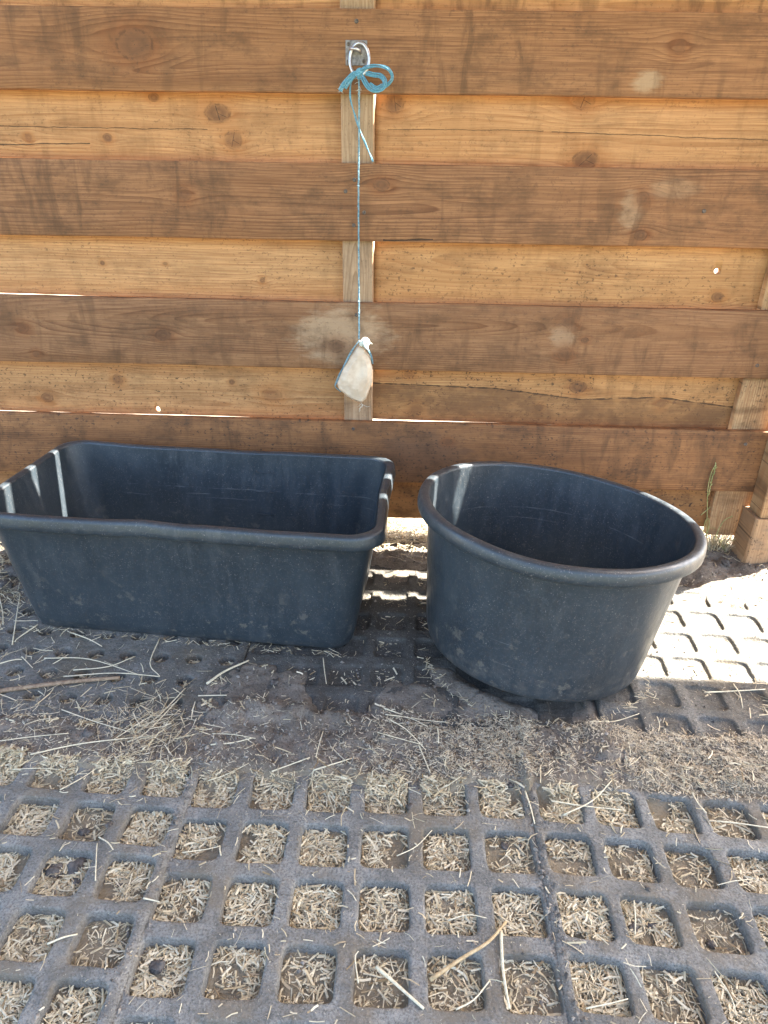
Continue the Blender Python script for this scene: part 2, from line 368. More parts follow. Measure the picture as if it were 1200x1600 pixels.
def mat_inv(mt):
    (ox, oy), (ux, uy), (vx, vy) = mt[0], mt[1], mt[2]
    A = np.array([[ux, vx], [uy, vy]]); return np.linalg.inv(A), np.array([ox, oy])
INV = [mat_inv(m_) for m_ in MATS]
def mat_height(x, y):
    """upper surface of the mats (nan where there is none), and whether a hole"""
    x = np.asarray(x, float); y = np.asarray(y, float); H = np.full(x.shape, np.nan); hole = np.zeros(x.shape, bool)
    for mt, (Ai, o) in zip(MATS, INV):
        a = Ai[0, 0]*(x-o[0])+Ai[0, 1]*(y-o[1]); b = Ai[1, 0]*(x-o[0])+Ai[1, 1]*(y-o[1])
        i = np.round(a); j = np.round(b)
        ins = (i >= mt[3][0]) & (i <= mt[3][1]) & (j >= mt[4][0]) & (j <= mt[4][1])
        pu = math.hypot(*mt[1]); pv = math.hypot(*mt[2]); dx = np.abs(a-i)*pu; dy = np.abs(b-j)*pv
        if mt[5] == 'round': inh = np.hypot(dx, dy) < mt[6]
        else: inh = (dx < mt[6]) & (dy < mt[6])
        h = np.where(inh, -.009 if mt[5] == 'recess' else -.016, .0+mt[7])
        upd = ins & (np.isnan(H) | (h > H)); H = np.where(upd, h, H); hole = np.where(upd, inh, hole)
    return H, hole
def sm(a, b, t): t = np.clip((t-a)/(b-a), 0, 1); return t*t*(3-2*t)
def ground_h(x, y):
    n1 = fbm(x*6, y*6, 3)-.5; n2 = fbm(x*40, y*40, 9, 3)-.45; n3 = fbm(x*110, y*110, 19, 2)-.4
    h = -.0180+.005*n1+.005*n2
    # trodden dirt ridge where the mats meet
    c = -.885+.035*(fbm(x*2.2, x*0+3, 21)-.5)*2
    c = np.where(x < -.42, -.905, c+.012*sm(.1, -.05, x))
    wdt = .088+.05*(fbm(x*3, x*0+1, 5)-.5)+.03*sm(.15, -.05, x)*sm(-.42, -.36, x)
    r = 1-sm(.60, 1.2, np.abs(y-c)/wdt+.35*n1)
    amt = .0280+.012*n1+.020*n2+.013*n3
    amt = np.where(x < -.45, amt-.004, amt)
    h = h+r*amt
    sp_ = sm(.27, .33, np.hypot(x-.345, y+.51))*sm(.50, .70, fbm(x*7, y*7, 33)+.2*sm(-.62, -.80, y))*sm(-.50, -.66, y)*sm(-.86, -.78, y)*(x > -.45)*(x < .42); h = h+sp_*(.021+.012*n2+.008*n3)
    h = h+(np.exp(-((x-.435)/.030)**2)*(y > -.9)*(y < -.1)*.016+np.exp(-((x-.2655+.004*np.sign(y+1.2))/.009)**2)*(y < -.90)*(y > -1.62)*.018)
    rr_ = np.hypot(x-.345, y+.51); an = np.arctan2(y+.51, x-.345)
    h = h+np.exp(-((rr_-.262)/.032)**2)*np.exp(-((an+2.2)/.6)**2)*(.036+.02*n2+.012*n3)
    h = h+sm(.80, .93, x+.3*n1)*sm(-.36, -.24, y+.2*n2)*(.019+.008*n2+.005*n3)
    # by the wall, and at the right edge
    wl = sm(-.24, -.06, y+.08*n1-np.where(x > .75, .0, .0)); h = h+wl*(.0265+.020*n1+.014*n2+.005*n3)
    e = sm(1.10, 1.30, x)+sm(-1.33, -1.5, x); h = h+np.clip(e, 0, 1)*(.027+.01*n2)
    # dirt drifted over the left rear part
    bl = np.exp(-(((x+1.22)/.16)**2+((y+.28)/.2)**2)); h = h+bl*(.045+.03*n2)
    near = np.exp(-((x/6)**2+(y/6)**2)); h = np.where(near < .02, -.0, h)
    far = np.clip((np.hypot(x, y)-3)/4, 0, 1); h = h*(1-far)+far*(.02+.1*(fbm(x*.3, y*.3, 2)-.5))
    back = sm(.3, .8, y)*(1-far); return h+back*.02
def top_h(x, y):
    g = ground_h(x, y); mh, hole = mat_height(x, y)
    return np.where(np.isnan(mh), g, np.maximum(g, np.nan_to_num(mh, nan=-1))), hole, (g > np.nan_to_num(mh, nan=-1))
xs = np.concatenate([-np.geomspace(1.5, 400, 34)[::-1][:-1], np.arange(-1.5, 1.55, .0075), np.geomspace(1.56, 400, 34)])
ys = np.concatenate([-np.geomspace(1.62, 400, 34)[::-1][:-1], np.arange(-1.62, .55, .0075), np.geomspace(.56, 400, 36)])
GX, GY = np.meshgrid(xs, ys); GZ = ground_h(GX, GY); nx, ny = len(xs), len(ys)
GV = np.stack([GX.ravel(), GY.ravel(), GZ.ravel()], 1)
ii = (np.arange(ny-1)[:, None]*nx+np.arange(nx-1)[None, :]).ravel()
GF = np.stack([ii, ii+1, ii+1+nx, ii+nx], 1)
link('ground', mesh('ground', GV.tolist(), GF.tolist()), M_SOIL)['kind'] = 'structure'

def warp_mat(x, y):
    return .0035*(mnoise.noise(Vector((x*3, y*3, 1)))+.5*mnoise.noise(Vector((x*9, y*9, 4))))
def make_mat(mt, k):
    o, u, v, (i0, i1), (j0, j1), typ, hs, lift, label = mt
    u = Vector((*u, 0)); v = Vector((*v, 0)); O = Vector((*o, 0)); NP = 10; n = NP*4
    bm = bmesh.new()
    sq = []
    for s_ in range(4):
        for q in range(NP):
            t = q/NP-.5
            sq.append([(t, -.5), (.5, t), (-t, .5), (-.5, -t)][s_])
    pu, pv = u.length, v.length
    def hole(sx, sy, grow, jx, jy, rot):
        a = math.atan2(sy, sx)
        if typ == 'round': r = hs+grow; return Vector((math.cos(a)*r+jx, math.sin(a)*r+jy, 0))
        p = 7.0; c, s = abs(math.cos(a)), abs(math.sin(a)); r = (hs+grow)/((c**p+s**p)**(1/p))
        # spread points evenly along the sides
        return Vector((math.cos(a)*r+jx, math.sin(a)*r+jy, 0))
    for i in range(i0, i1+1):
        for j in range(j0, j1+1):
            C = O+u*i+v*j; jx, jy = random.uniform(-.0015, .0015), random.uniform(-.0015, .0015)
            ex = u.normalized(); ey = v.normalized()
            def W_(l, z): return C+ex*l.x+ey*l.y+Vector((0, 0, z))
            ovl = k in (1, 2)
            def EX(a, b): return ((a-.05) if (k == 2 and i == i0 and a < -.49) else (a+.05) if (k == 1 and i == i1 and a > .49) else a, b)
            rings = [[W_(Vector((EX(a, b)[0]*pu, b*pv, 0)), 0) for a, b in sq]]
            prof = [(.0055, 0), (.0024, -.0003), (.0008, -.0013), (0, -.0034), (-.0012, -.013), (-.002, -.025)]
            if typ == 'recess': prof = [(.0065, 0), (.003, -.0004), (.001, -.0018), (0, -.004), (-.002, -.0072), (-.006, -.0090), (-.016, -.0095)]
            for g, z in prof:
                ring = []
                for a, b in sq:
                    l = hole(a, b, g, jx, jy, 0); w = W_(l, z)
                    nn = mnoise.noise(w*55)*.0016+mnoise.noise(w*18)*.0012
                    l2 = l*(1+nn/max(l.length, .01)); ring.append(W_(l2, z))
                rings.append(ring)
            vs = []
            for r_ in rings:
                row = []
                for p_ in r_:
                    z = p_.z+lift+warp_mat(p_.x, p_.y)*(1 if p_.z > -.010 else .6)+mnoise.noise(p_*90)*.0007
                    row.append(bm.verts.new((p_.x, p_.y, z)))
                vs.append(row)
            for a_ in range(len(vs)-1):
                for q in range(n): bm.faces.new((vs[a_][q], vs[a_][(q+1) % n], vs[a_+1][(q+1) % n], vs[a_+1][q]))
            if typ == 'recess':
                c_ = bm.verts.new((C.x, C.y, lift-.0095+random.uniform(-.0015, .001)))
                for q in range(n): bm.faces.new((vs[-1][q], vs[-1][(q+1) % n], c_))
    bmesh.ops.remove_doubles(bm, verts=bm.verts[:], dist=.0004)
    # rim skirt
    edges = [e for e in bm.edges if e.is_boundary and max(abs(e.verts[0].co.z-lift), abs(e.verts[1].co.z-lift)) < .009]
    r = bmesh.ops.extrude_edge_only(bm, edges=edges)
    for e in r['geom']:
        if isinstance(e, bmesh.types.BMVert): e.co.z -= .022
    bmesh.ops.recalc_face_normals(bm, faces=bm.faces[:])
    base = O+u*((i0+i1)/2)+v*((j0+j1)/2)
    for vv in bm.verts: vv.co -= base
    me = bpy.data.meshes.new('rubber_mat'); bm.to_mesh(me); bm.free()
    me.polygons.foreach_set('use_smooth', [True]*len(me.polygons))
    ob = link('rubber_mat', me, M_RUB); ob.location = base
    if sum(p.normal.z*p.area for p in me.polygons) < 0: me.flip_normals()
    tag(ob, label, 'rubber mat', 'rubber grid mats covering the floor')
for k, mt in enumerate(MATS): make_mat(mt, k)

# ------------------------------------------------------------------ wall of staggered planks
wall = empty('plank_wall', (0, 0, 0), 'tall brown wooden wall of staggered horizontal planks with gaps behind the two tubs', 'wall')
def zat(x, y, Y=0): return px(x, y, Y).z
def K(lst, Y=0.):
    out = []
    for (a, b, r) in lst:
        p = px(a, b, Y); out.append((p.x, p.z, r*.00178))
    return out
def CR(lst, Y=0.):
    out = []
    for (a, b, c, d, w) in lst:
        p = px(a, b, Y); q = px(c, d, Y); out.append((p.x, p.z, q.x, q.z, w))
    return out
def PT(lst, Y=0.):
    out = []
    for (a, b, sx, sz, c, amt) in lst:
        p = px(a, b, Y); out.append((p.x, p.z, sx*.0018, sz*.0018, c, amt))
    return out
def plank(name, mat, x0, x1, z0, z1, y0, y1, seed, wob=.0022, z0b=None, z1b=None, endcut=None):
    """plank along X; z0b/z1b: heights at its right end"""
    z0b = z0 if z0b is None else z0b; z1b = z1 if z1b is None else z1b
    n = int((x1-x0)/.02)+2; rings = []; b = .0028; ym = (y0+y1)/2
    for i in range(n):
        t = i/(n-1); x = x0+(x1-x0)*t
        e0 = wob*(mnoise.noise(Vector((x*2.1, seed, 0)))+.35*mnoise.noise(Vector((x*17, seed, 5))))
        e1 = wob*(mnoise.noise(Vector((x*2.3, seed+9, 0)))+.35*mnoise.noise(Vector((x*15, seed+7, 5))))
        by = .0022*mnoise.noise(Vector((x*1.3, seed, 33)))
        a = z0+(z0b-z0)*t+e0; c = z1+(z1b-z1)*t+e1; p, q = y0+by, y1+by
        bb = b*(1+.5*mnoise.noise(Vector((x*12, seed, 8))))
        h = c-a; ring = [(p+bb, a), (p+bb*.3, a+bb*.3), (p, a+bb)]
        ring += [(p, a+h*f) for f in (.25, .5, .75)]
        ring += [(p, c-bb), (p+bb*.3, c-bb*.3), (p+bb, c), (q-bb, c), (q-bb*.3, c-bb*.3), (q, c-bb), (q, a+h*.5), (q, a+bb), (q-bb*.3, a+bb*.3), (q-bb, a)]
        xx = [x]*len(ring)
        if endcut and i < 3:
            xx = [x+endcut*max(0, (zz-(a+h*.45))/h) for _, zz in ring]
        rings.append([(xq, yy, zz) for xq, (yy, zz) in zip(xx, ring)])
    m_ = MB(); m_.loft(rings, True, True)
    o = m_.build(name, mat, wall)
    return o
FB = (.355, .175, .080); FD = (.105, .040, .016); RB = (.58, .32, .145); RD = (.26, .11, .04)
YF0, YF1, YR0, YR1 = 0, .022, .052, .074
light_patch = (.38, .26, .16)
X0, X1 = -2.2, 1.15; XB = -.145
# front planks (z bottom, z top)
plank('front_plank', wood('wood_front_a', FB, FD, K([(210, 70, 20), (1062, 73, 10)]), zc=zat(600, 92), depth=.018, freq=130, seed=1,
      patches=PT([(1012, 128, 22, 13, light_patch, .75)])), X0, X1, 1.259, 1.431, YF0, YF1, 1)
plank('front_plank', wood('wood_front_b', FB, FD, K([(288, 303, 10), (596, 289, 9), (1005, 310, 10), (1001, 368, 8)]), zc=zat(700, 330), depth=.02, freq=140, seed=2,
      patches=PT([(985, 330, 18, 26, light_patch, .5), (1050, 295, 40, 14, light_patch, .3)]), cracks=CR([(596, 376, 680, 374, .002)])), X0, X1, .919, 1.105, YF0, YF1, 2)
plank('front_plank', wood('wood_front_c', (.33, .172, .083), FD, K([(35, 512, 9), (255, 524, 9), (57, 553, 6), (525, 541, 11), (882, 553, 12), (914, 532, 5), (888, 503, 8)]),
      zc=zat(300, 500), depth=.03, freq=150, seed=4, patches=PT([(535, 525, 80, 46, light_patch, .85), (880, 525, 20, 24, light_patch, .5)])), X0, X1, .573, .760, YF0, YF1, 3)
plank('front_plank', wood('wood_front_d', (.36, .175, .072), FD, K([(700, 690, 6)]), zc=.2, depth=.02, freq=160, seed=6, dirt=.6, specks=.8,
      patches=PT([(660, 720, 90, 60, (.13, .07, .04), .6)])), X0, X1, .221, .415, YF0, YF1, 4)
plank('front_plank', wood('wood_front_e', FB, FD, zc=1.7, seed=8), X0, X1, 1.600, 1.775, YF0, YF1, 5)
# rear planks; left and right of the batten they are different boards
plank('rear_plank', wood('wood_rear_a', RB, RD, K([(340, 177, 13), (364, 219, 13), (240, 152, 6), (45, 215, 6), (168, 215, 6)], YR0), zc=zat(450, 195), depth=.02, freq=110, seed=3, dirt=.25, streak=.15, specks=.35,
      cracks=CR([(-60, 195, 340, 203, .0009), (-80, 226, 150, 224, .0013)], YR0)), X0, XB-.003, 1.113, 1.284, YR0, YR1, 11, z0b=1.099)
plank('rear_plank', wood('wood_rear_b', RB, RD, K([(617, 160, 15), (912, 156, 14), (915, 250, 13)], YR0), zc=zat(750, 205), depth=.014, freq=90, seed=5, dirt=.25, streak=.15, specks=.3,
      cracks=CR([(598, 202, 860, 204, .0007), (850, 205, 1260, 222, .0009)], YR0)), -.104, X1, 1.100, 1.279, YR0, YR1, 12, z1b=1.266, endcut=.014)
plank('rear_plank', wood('wood_rear_c', (.61, .345, .155), RD, K([(160, 411, 4), (258, 412, 3), (410, 438, 5)], YR0), zc=.7, depth=.02, freq=130, seed=7, dirt=.2, streak=.1, specks=.5), X0, XB-.003, .764, .949, YR0, YR1, 13, z0b=.749)
r4 = plank('rear_plank', wood('wood_rear_d', (.58, .325, .138), RD, K([(1121, 464, 8)], YR0), zc=.87, depth=.03, freq=120, seed=9, dirt=.3, streak=.15, specks=.6), -.104, X1, .744, .942, YR0, YR1, 14, endcut=.014)
r6 = plank('rear_plank', wood('wood_rear_e', (.57, .325, .145), RD, K([(184, 593, 10), (74, 621, 9), (425, 617, 12), (362, 597, 5)], YR0), zc=.44, depth=.02, freq=130, seed=10, dirt=.35, streak=.15, specks=.8), X0, XB-.003, .406, .602, YR0, YR1, 15, z0b=.402)
plank('rear_plank', wood('wood_rear_f', (.55, .305, .125), RD, K([(650, 640, 11), (903, 605, 11), (1033, 631, 9), (842, 637, 6), (640, 585, 6)], YR0), zc=.62, depth=.02, freq=130, seed=12, dirt=.4, streak=.25, specks=.85,
      wavy=[(px(595, 599, YR0).x, px(595, 599, YR0).z), (px(775, 607, YR0).x, px(775, 607, YR0).z), (px(905, 624, YR0).x, px(905, 624, YR0).z), (px(1030, 620, YR0).x, px(1030, 621, YR0).z), (px(1150, 636, YR0).x, px(1150, 637, YR0).z)]),
      -.143, X1, .407, .601, YR0, YR1, 16, z0b=.397)
plank('rear_plank', wood('wood_rear_g', (.40, .225, .095), RD, zc=.1, seed=13, dirt=.6, specks=.9), X0, XB-.003, .079, .256, YR0, YR1, 17)
plank('rear_plank', wood('wood_rear_h', (.38, .20, .078), RD, zc=.1, seed=14, dirt=.65, specks=1.), -.143, .992, .072, .254, YR0, YR1, 18)
plank('rear_plank', wood('wood_rear_i', RB, RD, zc=1.5, seed=15, dirt=.2), X0, XB-.003, 1.425, 1.632, YR0, YR1, 19)
plank('rear_plank', wood('wood_rear_j', RB, RD, zc=1.45, seed=16, dirt=.2), -.143, X1, 1.425, 1.622, YR0, YR1, 20)
wu = wood('wood_upper', FB, FD, zc=2., seed=18)
plank('front_plank', wu, X0, X1, 1.777, 1.955, YF0, YF1, 21); plank('front_plank', wu, X0, X1, 1.957, 2.13, YF0, YF1, 22)
plank('front_plank', wu, X0, X1, 2.132, 2.30, YF0, YF1, 23)
# knot holes right through two rear planks
def pierce(ob, p, r, ry):
    m_ = MB(); m_.tube([(p.x, p.y-.05, p.z), (p.x+.002, p.y+.07, p.z-.012)], r, 12)
    me = mesh('c', m_.V, m_.F); c = bpy.data.objects.new('c', me); COL.objects.link(c); c.scale = (1, 1, ry); c.location = (0, 0, p.z*(1-ry))
    md = ob.modifiers.new('b', 'BOOLEAN'); md.object = c; md.operation = 'DIFFERENCE'; md.solver = 'EXACT'
    bpy.context.view_layer.update(); dg = bpy.context.evaluated_depsgraph_get()
    nm = bpy.data.meshes.new_from_object(ob.evaluated_get(dg)); ob.modifiers.clear(); ob.data = nm
    bpy.data.objects.remove(c); bpy.data.meshes.remove(me)
pierce(r4, px(1121, 421, YR0), .0095, .8); pierce(r6, px(245, 637, YR0), .009, 1.1)
# upright battens between the two layers
def upright(name, mat, x0, x1, y0, y1, z0, z1, seed):
    n = 50; rings = []
    for i in range(n):
        z = z0+(z1-z0)*i/(n-1); e = .001*mnoise.noise(Vector((z*5, seed, 0))); b = .003
        rings.append([(x0+b+e, y0, z), (x1-b+e, y0, z), (x1+e, y0+b, z), (x1+e, y1-b, z), (x1-b+e, y1, z), (x0+b+e, y1, z), (x0+e, y1-b, z), (x0+e, y0+b, z)])
    m_ = MB(); m_.loft(rings, True, True); return m_.build(name, mat, wall, smooth=False)
pl, pr = px(534, 300, YF1), px(584, 300, YF1)
upright('batten', wood('wood_batten', (.46, .31, .19), (.22, .13, .07), vertical=True, zc=-.15, depth=.02, freq=170, seed=20, dirt=.35), pl.x, pr.x, YF1+.0005, YR0-.0005, .08, 2.28, 1)
pl = px(1153, 631, YF1)
upright('batten', wood('wood_batten_right', (.58, .38, .20), RD, vertical=True, zc=1.0, depth=.02, freq=150, seed=21, dirt=.4, specks=.7), pl.x, pl.x+.135, YF1+.0005, YR0-.0005, .06, 1.45, 2)
upright('batten', wood('wood_batten_left', (.46, .31, .19), (.22, .13, .07), vertical=True, zc=-1.5, seed=22), -1.55, -1.45, YF1+.0005, YR0-.0005, .06, 2.28, 3)
# corner post in front of the plank ends, standing on a pale foot
pst = upright('post', wood('wood_post', (.52, .34, .17), RD, vertical=True, zc=1.1, depth=.02, freq=150, seed=23, dirt=.4, specks=.7), 1.066, 1.172, -.078, -.002, .172, 2.3, 4)
rings = []
for i in range(14):
    t = i/13; z = -.04+.21*t; g = .012*(1-t)**2+.002*mnoise.noise(Vector((0, 3, z*30)))
    rings.append([(1.054-g, -.078, z), (1.060-g, -.084-g, z), (1.176, -.084-g, z), (1.182, -.078, z), (1.182, .010, z), (1.054-g, .010, z)])
m_ = MB(); m_.loft(rings, True, True); ft = m_.build('post_foot', M_FOOT, wall, smooth=False)
# screw heads
for (a, b) in [(557, 33), (554, 281), (569, 332), (540, 299), (553, 352), (557, 492), (1183, 571), (1165, 694), (552, 30+640), (1100, 330)]:
    p = px(a, b, 0); m_ = MB()
    n = 12; rr = [(.0, -.0006), (.0014, -.0008), (.0036, -.0022), (.0050, -.0014), (.0054, .002)]
    m_.loft([[(p.x+r_*math.cos(2*math.pi*k/n), yy, p.z+r_*math.sin(2*math.pi*k/n)) for k in range(n)] for r_, yy in rr])
    m_.build('screw', M_SCREW, wall)

# roof overhead and the posts that carry it (out of the frame; they give the shade)
roof = empty('shelter_roof', (0, -.9, 2.3), 'wooden lean-to roof over the floor above the plank wall', 'roof')
m_ = MB(); M_ROOF = simple('roof_boards', (.28, .19, .12), (.38, .27, .17), .8, 12)
YE = .190; ZE = 2.322
n = 14
for i in range(n):
    y1 = YE-(2.1/n)*i; y0 = y1-(2.1/n)+.002; z1 = ZE+.012*(i % 2)
    m_.box(((-1.35+3.9)/2, (y0+y1)/2, z1+.012+(.0 if i else .0)), (3.9+1.35, y1-y0+.02*(i > 0), .022), .002)
o = m_.build('roof_boarding', M_ROOF, roof, smooth=False, off=(0, -.9, 2.3))
for x in (-1.2, .4, 2.0, 3.6):
    m_ = MB(); m_.box((x, -.90, 2.42), (.07, 2.0, .12), .004); m_.build('rafter', M_ROOF, roof, smooth=False, off=(0, -.9, 2.3))

# ------------------------------------------------------------------ tubs
def rr_ring(L, Wd, r, z, n=14, m=18):
    pts = []
    for q, (sx, sy, a0) in enumerate(((1, 1, 0), (-1, 1, 90), (-1, -1, 180), (1, -1, 270))):
        arc = [(sx*(L/2-r)+r*math.cos(R(a0+90*k/n)), sy*(Wd/2-r)+r*math.sin(R(a0+90*k/n))) for k in range(n+1)]
        pts += arc
        nx_ = ((-1, 1, 90), (-1, -1, 180), (1, -1, 270), (1, 1, 0))[q]
        b = (nx_[0]*(L/2-r)+r*math.cos(R(nx_[2])), nx_[1]*(Wd/2-r)+r*math.sin(R(nx_[2])))
        a = arc[-1]
        for k in range(1, m): pts.append((a[0]+(b[0]-a[0])*k/m, a[1]+(b[1]-a[1])*k/m))
    return [(x, y, z) for x, y in pts]
rect = empty('rectangular_tub', (-.53, -.343, .0), 'large rectangular black plastic tub with rounded corners standing at the left by the wall', 'tub', rot=(0, 0, -.074))
def rect_deform(p):
    x, y, z = p; t = max(0, min(1, z/.36))
    s = 1-(x/.5)**2
    y2 = y
    if x > 0: x = x+.016*t*max(0, min(1, -y/.2))*min(1, x/.35)
    if abs(y) > .12: y2 = y+ (1 if y > 0 else -1)*(-.006*s*t) + .004*math.sin(x*9+1)*t
    dz = 0
    if t > .8:
        dz = -.006*s + .0035*mnoise.noise(Vector((x*5, y*3, 2)))
        if y < -.1: dz += -.003*math.exp(-((x-.03)/.05)**2) + .002*math.exp(-((x+.06)/.03)**2)-.002*math.exp(-((x-.22)/.08)**2)
        y2 += .003*mnoise.noise(Vector((x*8, y*3, 7)))
    return (x, y2, z+dz)
LT, WT, LB, WB, HT = .946, .470, .846, .390, .36
def wl(t, off=0):  # wall ring at relative height t (0 bottom..1 top)
    return (LB+(LT-LB)*t+2*off, WB+(WT-WB)*t+2*off, .057+.011*t)
outer = [(LB-.07, WB-.07, .035, .0), (LB-.030, WB-.030, .045, .0005), (LB-.012, WB-.012, .052, .0035), (LB-.003, WB-.003, .056, .010)]
for t in (.09, .2, .35, .5, .65, .8, .9): a = wl(t); outer.append((a[0], a[1], a[2], HT*t))
a = wl(.955); outer.append((a[0], a[1], a[2], HT*.955))
th = .0045; inner = []
for t in (.99, .93, .8, .65, .5, .35, .2, .09): a = wl(t, -th); inner.append((a[0], a[1], a[2]-th*.5, HT*t))
inner += [(LB-.018, WB-.018, .055, .020), (LB-.045, WB-.045, .04, .009), (LB-.10, WB-.10, .03, .006)]
m_ = MB()
bot = [rect_deform(p) for p in rr_ring(LB-.3, WB-.3, .02, .002)]
rings = [bot]+[[rect_deform(p) for p in rr_ring(*q)] for q in outer]
m_.loft(rings, True, False)
m2 = [[rect_deform(p) for p in rr_ring(*q)] for q in inner]+[[rect_deform(p) for p in rr_ring(LB-.3, WB-.3, .02, .006)]]
m_.loft(m2, False, True)
for kz in (.10, .17, .24, .30):     # moulded filling marks inside the back wall
    t = kz/HT; yy = (WB+(WT-WB)*t)/2-th-.0055*t*1.0
    m_.box((.11, yy-.0015, kz), (.05, .004, .0022), .0006)
P_RECT = plastic('black_plastic_rect', 1.0, 2)
m_.build('tub_body', P_RECT, rect)
prof = [(.946, .471, .067, .3400), (.966, .491, .072, .3395), (.980, .505, .076, .3360), (.9835, .5085, .077, .3290), (.987, .512, .078, .3270), (.9905, .5155, .079, .3290),
        (.9885, .5135, .0785, .340), (.9845, .5095, .077, .3535), (.9815, .5065, .076, .3580), (.9755, .5005, .074, .3605), (.962, .487, .071, .3615), (.948, .473, .067, .3610), (.9405, .4655, .065, .3590), (.9375, .4625, .064, .3550), (.9365, .4615, .0635, .343)]
m_ = MB(); m_.loft([[rect_deform(p) for p in rr_ring(*q)] for q in prof])
m_.build('rim', P_RECT, rect)

tx, ty = .0843, .0558
nv = Vector((math.sin(tx), math.sin(ty), 1)).normalized()
rnd = empty('round_tub', (.335, -.515, .0), 'round black plastic tub leaning slightly, right of the rectangular one', 'tub')
rnd.rotation_mode = 'QUATERNION'; rnd.rotation_quaternion = Vector((0, 0, 1)).rotation_difference(nv)
rnd.location.z = .0255
def cring(r, z, n=96):
    out = []
    for k in range(n):
        a = 2*math.pi*k/n; q = z/.36; rad = r*(1+.012*q*math.cos(2*a+.5)+.004*mnoise.noise(Vector((math.cos(a)*1.5, math.sin(a)*1.5, z*4))))
        zz = z+(.004*q*math.cos(2*a+1.2)+.003*mnoise.noise(Vector((math.cos(a)*2, math.sin(a)*2, 5))) if z > .28 else 0)
        out.append((rad*math.cos(a), rad*math.sin(a), zz))
    return out
RB0, RT0, HR = .268, .305, .36
P_RND = plastic('black_plastic_round', 1.15, 9)
m_ = MB()
m_.loft([cring(r, z) for r, z in [(.06, .006), (.20, .004), (.235, .001), (RB0-.012, .0025), (RB0-.003, .008), (RB0, .018)]+[(RB0+(RT0-RB0)*t, HR*t) for t in (.12, .25, .4, .55, .7, .82, .9, .955)]], True)
m_.loft([cring(r, z) for r, z in [(RB0+(RT0-RB0)*t-.0045, HR*t) for t in (.985, .9, .75, .6, .45, .3, .18)]+[(RB0-.004, .038), (RB0-.014, .022), (RB0-.03, .014), (.19, .011), (.06, .011)]], False, True)
# moulded ring on the inside near the bottom
m_.build('tub_body', P_RND, rnd)
prof = [(.305, .342), (.316, .3415), (.3225, .3385), (.3245, .3320), (.3262, .3300), (.3280, .3318), (.3285, .342), (.3268, .353), (.3250, .3575), (.3215, .3603), (.314, .3615), (.3065, .3608), (.3030, .3585), (.3015, .354), (.301, .343)]
m_ = MB(); m_.loft([cring(r-.001, z) for r, z in prof]); m_.build('rim', P_RND, rnd)

# ------------------------------------------------------------------ tie ring, twine, salt lick
pp = px(557, 83, 0)
tie = empty('tie_ring', (pp.x, 0, pp.z), 'steel tie ring on a small square screwed plate high on the wall', 'tie ring')
def toff(p): return (p[0]-pp.x, p[1], p[2]-pp.z)
m_ = MB(); m_.box((0, -.0022, 0), (.052, .004, .052), .0012); m_.build('back_plate', M_PLATE, tie, smooth=False)
for sx in (-1, 1):
    for sy in (-1, 1):
        m_ = MB(); n = 12
        m_.loft([[(sx*.0185+r_*math.cos(2*math.pi*k/n), yy, sy*.0175+r_*math.sin(2*math.pi*k/n)) for k in range(n)] for r_, yy in [(.0004, -.0052), (.0014, -.0048), (.0018, -.0056), (.0035, -.0056), (.0046, -.0044)]])
        m_.build('screw', M_SCREW, tie)
m_ = MB(); m_.tube(spline([(-.013, -.003, .002), (-.013, -.018, .006), (-.006, -.027, .006), (.004, -.027, .004), (.010, -.018, .002), (.010, -.003, .000)], 6), .0038, 10); m_.build('eye', M_STEEL, tie)
c = Vector(toff(px(561.5, 93, -.024))); c.y = -.024
pts = []
for k in range(41):
    a = 2*math.pi*k/40; pts.append((c.x+.0235*math.cos(a), c.y-.006*math.cos(a)+.004*math.sin(a), c.z+.0335*math.sin(a)))
m_ = MB(); m_.tube(pts, .0036, 12, False); m_.build('ring', M_STEEL, tie)

def strand(m_, P, r, nst=3, twist=40, rr=None, seed=0, n=6):
    """a twisted bundle along P"""
    P = spline(P, 10); L = 0; out = [[] for _ in range(nst)]
    rad = rr or r*.55
    for i, p in enumerate(P):
        if i: L += (P[i]-P[i-1]).length
        t = (P[min(i+1, len(P)-1)]-P[max(i-1, 0)]).normalized()
        a = t.cross(Vector((0, 1, 0))); a = a.normalized() if a.length > 1e-3 else Vector((1, 0, 0)); b = t.cross(a)
        for s_ in range(nst):
            ph = L*twist+2*math.pi*s_/nst+seed
            out[s_].append(p+(a*math.cos(ph)+b*math.sin(ph))*r*(1+.3*math.sin(L*60+s_*2)))
    for q in out: m_.tube(q, rad, n)
def hairs(m_, P, count, ln, seed, r=.00035):
    rd = random.Random(seed); P = spline(P, 6)
    for _ in range(count):
        p = rd.choice(P); d = Vector((rd.uniform(-1, 1), rd.uniform(-1, .2), rd.uniform(-1, .6))).normalized()*ln*rd.uniform(.3, 1)
        q = p+d*.5+Vector((rd.uniform(-1, 1), 0, rd.uniform(-1, 1)))*ln*.2
        m_.tube([p, q, p+d], [r, r, r*.5], 4)
YT = -.028
kp = px(561, 113, YT)
tw = empty('blue_twine', kp, 'blue baling twine tied in a bow on the tie ring and hanging down the wall', 'twine')
def PX(l, Y=YT): return [px(a, b, Y if len(q) < 3 else q[2]) for q in l for a, b in [q[:2]]]
off = kp
m_ = MB()
L1 = PX([(561, 113), (572, 106, -.04), (590, 103, -.05), (606, 108, -.055), (613, 120, -.05), (608, 130, -.04), (599, 137, -.03)])
strand(m_, L1, .0028, 4, 26, .0014, 1)
L2 = PX([(563, 114), (569, 126, -.036), (577, 137, -.04), (588, 142, -.042), (598, 138, -.042), (601, 127, -.04), (594, 118, -.036), (582, 117, -.034), (568, 113)])
strand(m_, L2, .0036, 5, 26, .0016, 2)
